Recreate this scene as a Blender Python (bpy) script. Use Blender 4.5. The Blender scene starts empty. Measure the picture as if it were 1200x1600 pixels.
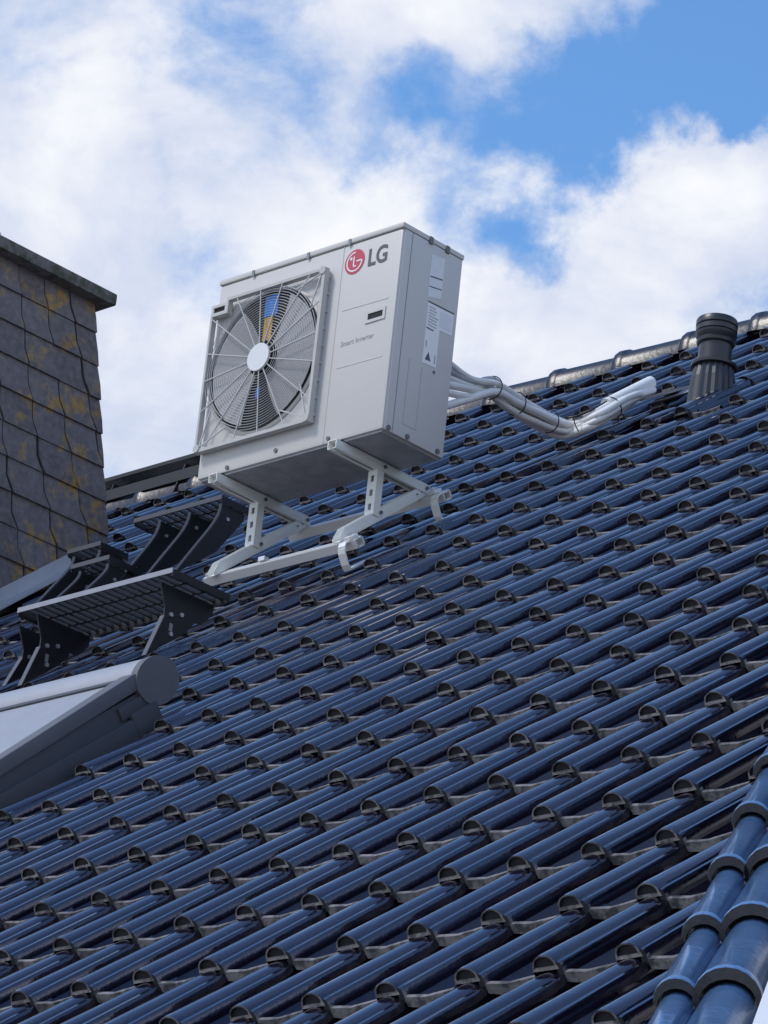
import bpy, bmesh, math, random
from mathutils import Vector, Matrix
random.seed(7)
SC = bpy.context.scene
COL = SC.collection

# ------------------------------------------------------------------ camera
# world: X along the ridge, Y horizontally towards the ridge, Z up; origin = lower right front
# corner of the outdoor unit.  Metres.
F_PX, YAW, PIT, ROL = 6530.0, 0.7917, 0.3840, 0.1059
O_CAM = Vector((-0.0077, 0.2971, 14.9729))
c_f = Vector((-math.sin(YAW)*math.cos(PIT), math.cos(YAW)*math.cos(PIT), math.sin(PIT)))
c_r0 = Vector((math.cos(YAW), math.sin(YAW), 0)); c_u0 = c_r0.cross(c_f)
c_r = c_r0*math.cos(ROL) + c_u0*math.sin(ROL)
c_u = c_u0*math.cos(ROL) - c_r0*math.sin(ROL)
CAM = -(c_r*O_CAM.x + c_u*O_CAM.y + c_f*O_CAM.z)
cd = bpy.data.cameras.new('camera'); cam = bpy.data.objects.new('camera', cd); COL.objects.link(cam)
cam.matrix_world = Matrix(((c_r.x, c_u.x, -c_f.x, CAM.x), (c_r.y, c_u.y, -c_f.y, CAM.y), (c_r.z, c_u.z, -c_f.z, CAM.z), (0, 0, 0, 1)))
cd.sensor_fit = 'VERTICAL'; cd.sensor_height = 24; cd.lens = F_PX/1600*24; cd.clip_end = 3000
SC.camera = cam
SC.render.resolution_x, SC.render.resolution_y = 768, 1024

# ------------------------------------------------------------------ world, sun, exposure
SUN_EL, SUN_AZ = math.radians(50), math.radians(-28)      # azimuth measured from -Y towards -X
sd = Vector((math.sin(SUN_AZ)*math.cos(SUN_EL), -math.cos(SUN_AZ)*math.cos(SUN_EL), math.sin(SUN_EL)))
wd = bpy.data.worlds.new('World'); SC.world = wd; wd.use_nodes = True
NT = wd.node_tree; NT.nodes.clear()
def wn(t, **k):
    n = NT.nodes.new(t)
    for a, b in k.items(): setattr(n, a, b)
    return n
def wl(a, b): NT.links.new(a, b)
def wmath(op, a, b=None, clamp=False):
    n = wn('ShaderNodeMath', operation=op, use_clamp=clamp)
    for i, v in enumerate((a, b)):
        if v is None: continue
        if isinstance(v, (int, float)): n.inputs[i].default_value = v
        else: wl(v, n.inputs[i])
    return n.outputs[0]
sky = wn('ShaderNodeTexSky', sky_type='NISHITA', sun_disc=False, sun_elevation=SUN_EL,
         sun_rotation=math.atan2(sd.x, sd.y), altitude=50, air_density=1.0, dust_density=0.4, ozone_density=2.5)
tc = wn('ShaderNodeTexCoord'); DIR = tc.outputs['Generated']
def wnoise(scale, detail, rough, dist, off):
    mp = wn('ShaderNodeMapping'); mp.inputs['Location'].default_value = off; mp.inputs['Scale'].default_value = (1, 1, 1.5)
    wl(DIR, mp.inputs['Vector'])
    n = wn('ShaderNodeTexNoise'); n.inputs['Scale'].default_value = scale; n.inputs['Detail'].default_value = detail
    n.inputs['Roughness'].default_value = rough; n.inputs['Distortion'].default_value = dist
    wl(mp.outputs[0], n.inputs['Vector']); return n.outputs['Fac']
big = wnoise(5.0, 3, .5, .2, (3.1, 1.7, .4))
fine = wnoise(21.0, 10, .60, .25, (.6, 2.2, 5.1))
shade = wnoise(16.0, 8, .58, .3, (7.3, 4.2, 1.9))
wmp = wn('ShaderNodeTexNoise'); wmp.inputs['Scale'].default_value = 17; wmp.inputs['Detail'].default_value = 7; wmp.inputs['Roughness'].default_value = .62; wl(DIR, wmp.inputs['Vector'])
wsub = wn('ShaderNodeVectorMath', operation='SUBTRACT'); wl(wmp.outputs['Color'], wsub.inputs[0]); wsub.inputs[1].default_value = (.5, .5, .5)
wmul = wn('ShaderNodeVectorMath', operation='MULTIPLY_ADD'); wl(wsub.outputs[0], wmul.inputs[0]); wmul.inputs[1].default_value = (.075, .075, .075); wl(DIR, wmul.inputs[2])
DIRW = wmul.outputs[0]                      # billowed directions: ragged cloud edges
cov = wmath('ADD', wmath('MULTIPLY', big, .45), wmath('MULTIPLY', fine, .80))
cov = wmath('ADD', cov, .02)
def blob(px, py, radius_px, amount):        # a gap (or bank) in the clouds at a fixed place in the sky
    global cov
    d = (c_r*((px-600)/F_PX) + c_u*((800-py)/F_PX) + c_f).normalized()
    dp = wn('ShaderNodeVectorMath', operation='DISTANCE'); wl(DIRW, dp.inputs[0]); dp.inputs[1].default_value = d
    mr = wn('ShaderNodeMapRange', interpolation_type='SMOOTHSTEP')
    wl(dp.outputs['Value'], mr.inputs[0]); mr.inputs[1].default_value = radius_px*.15/F_PX; mr.inputs[2].default_value = radius_px/F_PX
    mr.inputs[3].default_value = amount; mr.inputs[4].default_value = 0
    cov = wmath('ADD', cov, mr.outputs[0])
BLOBS = [(1000, 110, 250, -.30), (1180, 90, 240, -.40), (830, 130, 180, -.18), (650, 175, 130, -.20), (790, 290, 170, -.12), (860, 365, 90, -.14),
         (370, 60, 190, -.12), (300, 250, 160, -.09), (540, 265, 90, -.09), (720, 390, 120, -.06),
         (80, 250, 330, .14), (1090, 330, 230, .22), (620, 560, 420, .16), (1190, 320, 200, .16), (620, 60, 170, .10), (960, 10, 130, .16), (1000, 480, 330, .14), (200, 560, 300, .12)]
for b_ in BLOBS: blob(*b_)
sx_ = wn('ShaderNodeSeparateXYZ'); wl(DIR, sx_.inputs[0])      # the cloud field thins out higher up: the tiles mirror mostly blue
hi_ = wn('ShaderNodeMapRange', interpolation_type='SMOOTHSTEP'); wl(sx_.outputs['Z'], hi_.inputs[0])
hi_.inputs[1].default_value = .48; hi_.inputs[2].default_value = .60; hi_.inputs[3].default_value = 0; hi_.inputs[4].default_value = -.22
cov = wmath('ADD', cov, hi_.outputs[0])
cm = wn('ShaderNodeMapRange', interpolation_type='SMOOTHSTEP'); wl(cov, cm.inputs[0])
cm.inputs[1].default_value = .40; cm.inputs[2].default_value = .72
cr = wn('ShaderNodeMapRange', interpolation_type='SMOOTHSTEP'); wl(wmath('ADD', wmath('MULTIPLY', shade, .9), wmath('MULTIPLY', cov, .25)), cr.inputs[0])
cr.inputs[1].default_value = .49; cr.inputs[2].default_value = .83
cc = wn('ShaderNodeMix', data_type='RGBA'); wl(cr.outputs[0], cc.inputs['Factor'])
cc.inputs['A'].default_value = (2.7, 3.02, 3.8, 1); cc.inputs['B'].default_value = (4.25, 4.3, 4.45, 1)
mx = wn('ShaderNodeMix', data_type='RGBA'); wl(cm.outputs[0], mx.inputs['Factor']); hsn = wn('ShaderNodeHueSaturation'); hsn.inputs['Saturation'].default_value = 1.2; wl(sky.outputs[0], hsn.inputs['Color']); wl(hsn.outputs[0], mx.inputs['A']); wl(cc.outputs['Result'], mx.inputs['B'])
bg = wn('ShaderNodeBackground'); bg.inputs['Strength'].default_value = .15; wl(mx.outputs['Result'], bg.inputs['Color'])
wo = wn('ShaderNodeOutputWorld'); wl(bg.outputs[0], wo.inputs['Surface'])
sl = bpy.data.lights.new('sun', 'SUN'); so = bpy.data.objects.new('sun', sl); COL.objects.link(so)
sl.energy = 1.3; sl.angle = math.radians(12); sl.color = (1, .95, .88)
so.rotation_euler = (-sd).to_track_quat('-Z', 'Y').to_euler(); so.location = (0, -8, 20)
SC.view_settings.view_transform = 'Standard'; SC.view_settings.look = 'None'
SC.view_settings.exposure = 0.6; SC.view_settings.gamma = 1.0; SC.view_settings.use_curve_mapping = False
SC.render.engine = 'CYCLES'

# ------------------------------------------------------------------ pixel -> place helpers
A = 0.6816; SA, CA = math.sin(A), math.cos(A)                 # roof pitch
def rs(X, S, O=0.0): return Vector((X, S*CA - O*SA, S*SA + O*CA))   # roof coords: along, up the slope, out of it
RN = Vector((0, -SA, CA))
def ray(x, y): return c_r*((x-600)/F_PX) + c_u*((800-y)/F_PX) + c_f
def hit(x, y, n, c):
    d = ray(x, y); n = Vector(n); return CAM + d*((c - n.dot(CAM))/n.dot(d))
def pj(P):
    q = P - CAM; z = q.dot(c_f); return 600 + F_PX*q.dot(c_r)/z, 800 - F_PX*q.dot(c_u)/z, z

# ------------------------------------------------------------------ materials
def mat(name, base, rough=.5, metal=0, spec=.5, coat=0, var=0.0, vscale=8, col2=None, c2scale=6, c2lo=.5, c2hi=.7, bump=0, bscale=60, rvar=0, island=0, coatr=.08):
    m = bpy.data.materials.new(name); m.use_nodes = True; t = m.node_tree; b = t.nodes['Principled BSDF']
    b.inputs['Roughness'].default_value = rough; b.inputs['Metallic'].default_value = metal
    b.inputs['Specular IOR Level'].default_value = spec; b.inputs['Coat Weight'].default_value = coat; b.inputs['Coat Roughness'].default_value = coatr
    def N(ty): return t.nodes.new(ty)
    g = N('ShaderNodeNewGeometry'); co = g.outputs['Position']
    def noise(s, d=5, r=.6):
        n = N('ShaderNodeTexNoise'); n.inputs['Scale'].default_value = s; n.inputs['Detail'].default_value = d; n.inputs['Roughness'].default_value = r
        t.links.new(co, n.inputs['Vector']); return n.outputs['Fac']
    rgb = N('ShaderNodeRGB'); rgb.outputs[0].default_value = (*base, 1); c = rgb.outputs[0]
    if col2:
        mr = N('ShaderNodeMapRange'); t.links.new(noise(c2scale), mr.inputs[0]); mr.inputs[1].default_value = c2lo; mr.inputs[2].default_value = c2hi
        mi = N('ShaderNodeMix'); mi.data_type = 'RGBA'; t.links.new(mr.outputs[0], mi.inputs['Factor']); t.links.new(c, mi.inputs['A']); mi.inputs['B'].default_value = (*col2, 1); c = mi.outputs['Result']
    if var or island:
        v = N('ShaderNodeMath'); v.operation = 'MULTIPLY_ADD'; t.links.new(noise(vscale), v.inputs[0]); v.inputs[1].default_value = 2*var; v.inputs[2].default_value = 1-var
        val = v.outputs[0]
        if island:
            w = N('ShaderNodeMath'); w.operation = 'MULTIPLY_ADD'; t.links.new(g.outputs['Random Per Island'], w.inputs[0]); w.inputs[1].default_value = 2*island; w.inputs[2].default_value = -island
            oi = N('ShaderNodeObjectInfo'); w2 = N('ShaderNodeMath'); w2.operation = 'MULTIPLY_ADD'; t.links.new(oi.outputs['Random'], w2.inputs[0]); w2.inputs[1].default_value = 2*island; w2.inputs[2].default_value = -island
            s1 = N('ShaderNodeMath'); s1.operation = 'ADD'; t.links.new(w.outputs[0], s1.inputs[0]); t.links.new(w2.outputs[0], s1.inputs[1])
            s2 = N('ShaderNodeMath'); s2.operation = 'ADD'; t.links.new(s1.outputs[0], s2.inputs[0]); t.links.new(val, s2.inputs[1]); val = s2.outputs[0]
        h = N('ShaderNodeHueSaturation'); t.links.new(val, h.inputs['Value']); t.links.new(c, h.inputs['Color']); c = h.outputs[0]
    t.links.new(c, b.inputs['Base Color'])
    if rvar:
        v = N('ShaderNodeMath'); v.operation = 'MULTIPLY_ADD'; t.links.new(noise(vscale*1.7), v.inputs[0]); v.inputs[1].default_value = 2*rvar; v.inputs[2].default_value = rough-rvar
        t.links.new(v.outputs[0], b.inputs['Roughness'])
    if bump:
        bp = N('ShaderNodeBump'); bp.inputs['Strength'].default_value = bump; bp.inputs['Distance'].default_value = .004; t.links.new(noise(bscale, 4), bp.inputs['Height']); t.links.new(bp.outputs[0], b.inputs['Normal'])
    return m
M = {}
M['glaze'] = mat('glazed tile', (.0065, .0058, .0135), .10, spec=1.0, coat=.8, var=.35, vscale=5, col2=(.022, .023, .027), c2scale=30, c2lo=.60, c2hi=.78, bump=.16, bscale=55, rvar=.05, island=.3)
M['glaze'].node_tree.nodes['Principled BSDF'].inputs['Specular Tint'].default_value = (.95, .84, 1, 1)
M['edge'] = mat('tile edge', (.19, .18, .185), .7, var=.45, vscale=45, col2=(.05, .052, .06), c2scale=38, c2lo=.44, c2hi=.60, bump=.6, bscale=120, island=.2)
M['deep'] = mat('tile recess shade', (.02, .022, .027), .75, var=.3, vscale=40)  # dark base puts the shade inside the tile ends into the colour
M['cap'] = mat('glazed cap sky sheen', (.075, .155, .31), .16, spec=.9, coat=.5, var=.2, vscale=7, bump=.25, bscale=40, rvar=.08, island=.1)  # brighter blue base carries the sky reflected on the hip caps
M['capedge'] = mat('cap edge', (.07, .066, .066), .75, var=.5, vscale=40, bump=.5, bscale=90)
M['deck'] = mat('roof deck', (.01, .011, .014), .8)
M['white'] = mat('white enamel', (.58, .565, .54), .42, var=.04, vscale=3, bump=.05, bscale=9)
M['wside'] = mat('side enamel', (.60, .585, .56), .42, var=.04, vscale=3)
M['seam'] = mat('seam grey', (.25, .26, .28), .6)
M['grille'] = mat('grille grey', (.50, .49, .47), .45, var=.06, vscale=20)
M['wire'] = mat('grille wire', (.50, .50, .50), .4)
M['blade'] = mat('fan blade', (.42, .42, .42), .5, var=.1, vscale=6)
M['hub'] = mat('hub white', (.74, .75, .75), .4)
M['black'] = mat('black shade and rubber', (.012, .012, .014), .8)
M['blue'] = mat('blue piece', (.03, .25, .80), .4)
M['amber'] = mat('amber piece', (.75, .42, .06), .5)
M['under'] = mat('galvanised underside', (.40, .40, .42), .5, metal=.2, var=.6, vscale=11, bump=.3, bscale=25)
M['screw'] = mat('screw', (.16, .16, .17), .45, metal=.6)
M['bracket'] = mat('bracket paint', (.80, .81, .77), .4, var=.06, vscale=10)
M['alu'] = mat('aluminium', (.80, .80, .78), .35, metal=.2, var=.06, vscale=14)
M['red'] = mat('logo red', (.53, .06, .10), .45)
M['logogrey'] = mat('logo grey', (.10, .105, .115), .5)
M['print'] = mat('faint print', (.42, .43, .44), .5)
M['paper'] = mat('label paper', (.86, .86, .86), .45, var=.05, vscale=40)
M['paper2'] = mat('label grey', (.74, .75, .78), .45, var=.08, vscale=30)
M['ink'] = mat('label ink', (.10, .10, .12), .6)
M['slate'] = mat('chimney slate', (.142, .124, .130), .62, var=.75, vscale=34, col2=(.27, .165, .045), c2scale=8.5, c2lo=.535, c2hi=.655, bump=.55, bscale=70, island=.12)
M['crown'] = mat('chimney crown', (.15, .14, .135), .85, var=.8, vscale=40, col2=(.07, .075, .05), c2scale=16, c2lo=.45, c2hi=.6, bump=.8, bscale=45)
M['coreslab'] = mat('chimney core', (.02, .02, .022), .8)
M['lead'] = mat('lead flashing', (.46, .47, .50), .5, metal=.4, var=.2, vscale=9, bump=.2, bscale=20)
M['steel'] = mat('powder coated steel', (.013, .014, .018), .5, var=.2, vscale=20)
M['steeledge'] = mat('pale steel edge', (.32, .33, .36), .42, metal=.5, var=.15, vscale=20)  # paler than the dark steel of the grates
M['steelrim'] = mat('bracket rim', (.09, .095, .11), .45, metal=.3)
M['slat'] = mat('grate slat', (.10, .104, .115), .5, metal=.2)
M['bolt'] = mat('zinc bolt', (.72, .72, .74), .3, metal=.7)
M['wframe'] = mat('window cladding', (.115, .122, .14), .62, var=.15, vscale=8, bump=.2, bscale=140)
M['wflash'] = mat('window flashing', (.055, .060, .074), .6, var=.25, vscale=9)
M['panel'] = mat('window sky sheen', (.36, .37, .40), .42, metal=.1, var=.10, vscale=12)  # pale base stands in for the sky reflected on hood and sash
M['vent'] = mat('vent plastic', (.020, .022, .029), .36, spec=.6, var=.2, vscale=12, rvar=.08)
M['tube'] = mat('insulated tube', (.82, .82, .80), .5, var=.08, vscale=25, bump=.2, bscale=50)
M['tubegrey'] = mat('grey tube', (.36, .37, .39), .5, var=.1, vscale=25)
M['cable'] = mat('black cable', (.012, .012, .014), .5)
M['brick'] = mat('house brick', (.30, .17, .12), .8, var=.3, vscale=14)
M['ground'] = mat('pale bounce ground', (.34, .33, .30), .9, var=.3, vscale=.6)  # unseen ground, lightened to bounce light onto the unit's underside
M['clay'] = mat('pale pot', (.62, .60, .57), .7, var=.15, vscale=14)

# ------------------------------------------------------------------ object helpers
def thing(name, loc, label, cat, group=None):
    o = bpy.data.objects.new(name, None); o.empty_display_size = .1; COL.objects.link(o); o.location = loc
    o['label'] = label; o['category'] = cat
    if group: o['group'] = group
    return o
def under(o, p):
    if p is not None:
        o.parent = p
        q = p; mt = Matrix.Identity(4)
        chain = []
        while q is not None: chain.append(q); q = q.parent
        w = Matrix.Identity(4)
        for q in reversed(chain): w = w @ q.matrix_parent_inverse @ q.matrix_basis
        o.matrix_parent_inverse = w.inverted()
class MB:
    def __init__(s): s.v = []; s.f = []; s.m = []
    def add(s, vs, fs, mi=0):
        n = len(s.v); s.v += [Vector(v) for v in vs]
        for f in fs: s.f.append([n+i for i in f]); s.m.append(mi)
        return s
    def box(s, c, d, R=None, mi=0):
        c = Vector(c); vs = []
        for k in range(8):
            p = Vector(((k & 1)-.5, ((k >> 1) & 1)-.5, ((k >> 2) & 1)-.5)); p = Vector((p.x*d[0], p.y*d[1], p.z*d[2]))
            vs.append(c + (R @ p if R else p))
        return s.add(vs, [(0, 2, 3, 1), (4, 5, 7, 6), (0, 1, 5, 4), (2, 6, 7, 3), (0, 4, 6, 2), (1, 3, 7, 5)], mi)
    def span(s, lo, hi, mi=0):
        lo, hi = Vector(lo), Vector(hi); return s.box((lo+hi)/2, hi-lo, None, mi)
    def bar(s, a, b, w, h, up=(0, 0, 1), mi=0):
        a, b = Vector(a), Vector(b); d = (b-a); L = d.length; d.normalize(); up = Vector(up)
        x = d.cross(up).normalized(); z = x.cross(d)
        R = Matrix((x, d, z)).transposed(); return s.box((a+b)/2, (w, L, h), R, mi)
    def tube(s, pts, rad, n=10, mi=0, cap=True):
        pts = [Vector(p) for p in pts]; rings = []; N0 = None
        for i, p in enumerate(pts):
            d = (pts[min(i+1, len(pts)-1)] - pts[max(i-1, 0)]).normalized()
            if N0 is None: N0 = d.orthogonal().normalized()
            N0 = (N0 - d*N0.dot(d)).normalized(); B = d.cross(N0)
            r = rad[i] if isinstance(rad, (list, tuple)) else rad
            rings.append([p + (N0*math.cos(2*math.pi*k/n) + B*math.sin(2*math.pi*k/n))*r for k in range(n)])
        vs = [v for r in rings for v in r]; fs = []
        for i in range(len(pts)-1):
            for k in range(n): fs.append((i*n+k, i*n+(k+1) % n, (i+1)*n+(k+1) % n, (i+1)*n+k))
        if cap: fs += [tuple(range(n-1, -1, -1)), tuple(range((len(pts)-1)*n, len(pts)*n))]
        return s.add(vs, fs, mi)
    def prism(s, poly, off, mi=0):          # poly: 3D points, extruded by the vector off
        n = len(poly); off = Vector(off); vs = [Vector(p) for p in poly] + [Vector(p)+off for p in poly]
        return s.add(vs, [tuple(range(n-1, -1, -1)), tuple(range(n, 2*n))] + [(i, (i+1) % n, n+(i+1) % n, n+i) for i in range(n)], mi)
    def mesh(s, name, mats, smooth=False, fix=True, origin=None):
        me = bpy.data.meshes.new(name)
        me.from_pydata([v - origin if origin else v for v in s.v], [], s.f)
        for m_ in (mats if isinstance(mats, (list, tuple)) else [mats]): me.materials.append(M[m_])
        me.polygons.foreach_set('material_index', s.m)
        if fix:
            bm = bmesh.new(); bm.from_mesh(me); bmesh.ops.recalc_face_normals(bm, faces=bm.faces); bm.to_mesh(me); bm.free()
        if smooth: me.polygons.foreach_set('use_smooth', [True]*len(me.polygons)); me.set_sharp_from_angle(angle=math.radians(smooth if smooth is not True else 40))
        me.update(); return me
    def build(s, name, mats, parent=None, smooth=False, bevel=0, fix=True):
        lo = Vector((min(v.x for v in s.v), min(v.y for v in s.v), min(v.z for v in s.v))); hi = Vector((max(v.x for v in s.v), max(v.y for v in s.v), max(v.z for v in s.v)))
        c = (lo+hi)/2
        me = s.mesh(name, mats, smooth, fix, c)
        if bevel:
            bm = bmesh.new(); bm.from_mesh(me)
            es = [e for e in bm.edges if len(e.link_faces) == 2 and e.calc_face_angle(0) > .6]
            bmesh.ops.bevel(bm, geom=es, offset=bevel, segments=2, profile=.6, affect='EDGES', clamp_overlap=True); bm.to_mesh(me); bm.free()
            me.polygons.foreach_set('use_smooth', [True]*len(me.polygons)); me.set_sharp_from_angle(angle=math.radians(35))
        o = bpy.data.objects.new(name, me); COL.objects.link(o); o.location = c; under(o, parent); return o
def put(name, me, mw, parent):
    o = bpy.data.objects.new(name, me); COL.objects.link(o); o.matrix_basis = mw; under(o, parent); return o
def catmull(pts, n=8):
    pts = [Vector(p) for p in pts]; P = [pts[0]*2-pts[1]] + pts + [pts[-1]*2-pts[-2]]; out = []
    for i in range(1, len(P)-2):
        for k in range(n):
            t = k/n; a, b, c, d = P[i-1:i+3]
            out.append(.5*((2*b) + (c-a)*t + (2*a-5*b+4*c-d)*t*t + (3*b-a-3*c+d)*t**3))
    return out + [pts[-1]]
RR = Matrix(((1, 0, 0), (0, CA, -SA), (0, SA, CA)))     # roof frame
R4 = RR.to_4x4()

# ================================================================== ground and house
GZ = -7.6
gm = MB().add([(-900, -900, GZ), (900, -900, GZ), (900, 900, GZ), (-900, 900, GZ)], [(0, 1, 2, 3)])
g = gm.build('ground', 'ground'); g['kind'] = 'structure'

PW, PG = .21388, .37803                     # tile pitch and gauge
GX, GS, GO = 2.5061, -4.7864, -.40          # crown of the front lip of tile (row 0, column 0)
RH = .0295                                   # roll height
SR = 3.05                                   # ridge
S_EAVE = GS - 4*PG
XL = -8.0                                   # left verge
def hipx(S): return 5.076 - .505*(S + 5.584)
OB = GO - RH                                # pan level
house = thing('house', (0, -1, GZ), 'house with a steep roof of glossy dark blue glazed tiles filling the picture', 'house')
ridge = rs(0, SR, OB-.05); ev = rs(0, S_EAVE-.1, OB-.05)
hx_e, hx_r = hipx(S_EAVE-.1), hipx(SR)
yb = 2*ridge.y - ev.y
d = MB()
d.add([(XL, ev.y, ev.z), (hx_e, ev.y, ev.z), (hx_r, ridge.y, ridge.z), (XL, ridge.y, ridge.z)], [(0, 1, 2, 3)])
d.add([(XL, ridge.y, ridge.z), (hx_r, ridge.y, ridge.z), (hx_e, yb, ev.z), (XL, yb, ev.z)], [(0, 1, 2, 3)])
d.add([(hx_e, ev.y, ev.z), (hx_e, yb, ev.z), (hx_r, ridge.y, ridge.z)], [(0, 1, 2)])
d.add([(XL, ev.y, ev.z), (XL, yb, ev.z), (XL, ridge.y, ridge.z)], [(2, 1, 0)])
d.add([(XL, ev.y, ev.z), (hx_e, ev.y, ev.z), (hx_e, yb, ev.z), (XL, yb, ev.z)], [(3, 2, 1, 0)])
d.build('roof_deck', 'deck', house)
MB().span((XL+.3, ev.y+.45, GZ), (hx_e-.45, yb-.45, ev.z-.01)).build('wall', 'brick', house)

# ---- one roof tile: glazed roll, side rib, dished pan, thick pale front edge
def tile_mesh():
    TL = PG + .055
    prof = []                                    # (u, o at front, o at back)
    n = 9
    for k in range(n+1):
        t = math.pi*(1 - k/n*.84); cu, so_ = math.cos(t), math.sin(t)
        prof.append((.0325*cu, RH*max(so_, 0)**.85, .0195*max(so_, 0)**.85))
    prof += [(.0305, .0085, .0065), (.0340, .0118, .0095), (.0410, .0098, .0080), (.0445, .000, .000), (.0460, -.020, -.021), (.100, -.026, -.026), (PW-.035, -.020, -.020)]
    NP = len(prof); b = MB(); VS = [0, .010, .022, .16, TL]
    vs = []
    for v in VS:
        f = v/TL
        for (u, a, c) in prof:
            k = 1.0 if v > 0 else .95            # softened lip
            z = (a+(c-a)*f); z = z*k if z > .01 else z - (.0 if v > 0 else .002)
            if v < .012 and u > .0455: z += .011
            vs.append((u, v, z))
    fs = []; 
    for i in range(len(VS)-1):
        for k in range(NP-1): fs.append((i*NP+k, i*NP+k+1, (i+1)*NP+k+1, (i+1)*NP+k))
    b.add(vs, fs, 0)
    for i in range(NP-1): pass
    b.m[n+4:NP-1] = [1]*(NP-5-n)                   # the pan's rounded-over lip is unglazed
    # front faces: arch rim
    base = len(b.v); inner = []
    for k in range(n+1):
        t = math.pi*(1 - k/n); inner.append((.0268*math.cos(t) - .0005, 0, 0.0030 + (RH-.0078)*max(0, math.sin(t))**.85))
    b.v += [Vector(p) for p in inner]
    for k in range(n): b.f.append([k, base+k, base+k+1, k+1]); b.m.append(1)
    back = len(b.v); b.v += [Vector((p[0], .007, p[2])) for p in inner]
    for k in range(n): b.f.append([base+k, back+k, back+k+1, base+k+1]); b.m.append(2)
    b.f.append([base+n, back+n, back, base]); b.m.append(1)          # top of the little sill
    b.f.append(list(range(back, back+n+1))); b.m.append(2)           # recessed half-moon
    # sill bar below the arch and pan front edge
    s0 = len(b.v); b.v += [Vector((-.033, -.002, -.0035)), Vector((.037, -.002, -.0035))]
    b.f.append([0, s0, s0+1, n, base+n, base]); b.m.append(1)
    lo = len(b.v); b.v += [Vector((prof[k][0]+.001, -.001, min(-.010, prof[k][1]) - .015 + (.0 if k % 2 else .003))) for k in range(n, NP)]
    for j, k in enumerate(range(n, NP-1)): b.f.append([k, lo+j, lo+j+1, k+1]); b.m.append(1 if j > 3 else 2)
    # underside of the front edge so that it has depth
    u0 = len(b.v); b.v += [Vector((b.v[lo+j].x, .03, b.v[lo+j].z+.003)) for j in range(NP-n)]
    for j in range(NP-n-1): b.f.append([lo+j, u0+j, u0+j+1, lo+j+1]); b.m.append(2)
    l0 = len(b.v); b.v += [Vector((-.033, .004, -.03)), Vector((-.033, TL, -.03))]
    b.f.append([0, NP, 2*NP, 3*NP, 4*NP, l0+1, l0]); b.m.append(0)      # left skirt of the roll
    return b.mesh('tile', ['glaze', 'edge', 'deep'], 38)
TILE = tile_mesh()
TILT = -.024/PG
def tile_mat(r, c):
    j = lambda a: random.uniform(-a, a)
    loc = rs(GX + c*PW + j(.0025), GS + r*PG + j(.004), OB + j(.0015))
    return Matrix.Translation(loc) @ R4 @ Matrix.Rotation(TILT + j(.006), 4, 'X') @ Matrix.Rotation(j(.008), 4, 'Z') @ Matrix.Rotation(j(.022), 4, 'Y')
SKY_X0, SKY_X1, SKY_S0, SKY_S1 = -.75, .47, -3.10, -1.95
CH_X0, CH_X1, CH_Y0, CH_Y1 = -3.95, -3.10, .22, 1.40
cells = []
for r in range(-4, 21):
    S = GS + r*PG
    for c in range(-50, 20):
        X = GX + c*PW
        if X < XL or X-.05 > hipx(S) - .03: continue
        if SKY_X0+.12 < X < SKY_X1-.2 and SKY_S0-.05 < S < SKY_S1-.4: continue
        P = rs(X+.06, S+.19, OB)
        if CH_X0+.15 < X < CH_X1-.2 and CH_Y0+.3 < P.y < CH_Y1-.3: continue
        x, y, z = pj(P)
        inside = -60 < x < 1260 and 300 < y < 1660
        hidden = (335 < x < 640 and y < 690) 
        cells.append((0 if inside and not hidden else 1, z, r, c, S, X))
cells.sort()
def cut(me, mw, co, no):
    bm = bmesh.new(); bm.from_mesh(me); bm.transform(mw)
    bmesh.ops.bisect_plane(bm, geom=bm.verts[:]+bm.edges[:]+bm.faces[:], plane_co=co, plane_no=no, clear_outer=True)
    m2 = bpy.data.meshes.new('tile'); 
    for q in me.materials: m2.materials.append(q)
    bm.transform(mw.inverted()); bm.to_mesh(m2); bm.free(); return m2
hipdir = (rs(hipx(0), 0) - rs(hipx(-1), -1)).normalized(); hipn = hipdir.cross(RN).normalized()
if hipn.x < 0: hipn = -hipn
hip0 = rs(hipx(0), 0, OB)
rest = bmesh.new(); count = 0
for (flag, z, r, c, S, X) in cells:
    mw = tile_mat(r, c); me = TILE
    if X + PW > hipx(S+PG+.06): me = cut(me, mw, hip0 - hipn*.0, hipn)
    if r == 20: me = cut(me, mw, rs(0, SR-.01, OB), Vector((0, CA, SA)))
    if not me.polygons: continue
    if count < 300 and flag == 0:
        put('tile', me, mw, house); count += 1
    else:
        n0 = len(rest.verts); rest.from_mesh(me); rest.verts.ensure_lookup_table()
        bmesh.ops.transform(rest, matrix=mw, verts=rest.verts[n0:])
rm = bpy.data.meshes.new('roof_tiles'); rest.to_mesh(rm); rest.free()
for k in ('glaze', 'edge', 'deep'): rm.materials.append(M[k])
rm.set_sharp_from_angle(angle=math.radians(38))
ro = bpy.data.objects.new('roof_tiles', rm); COL.objects.link(ro); under(ro, house); ro['kind'] = 'stuff'

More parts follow.
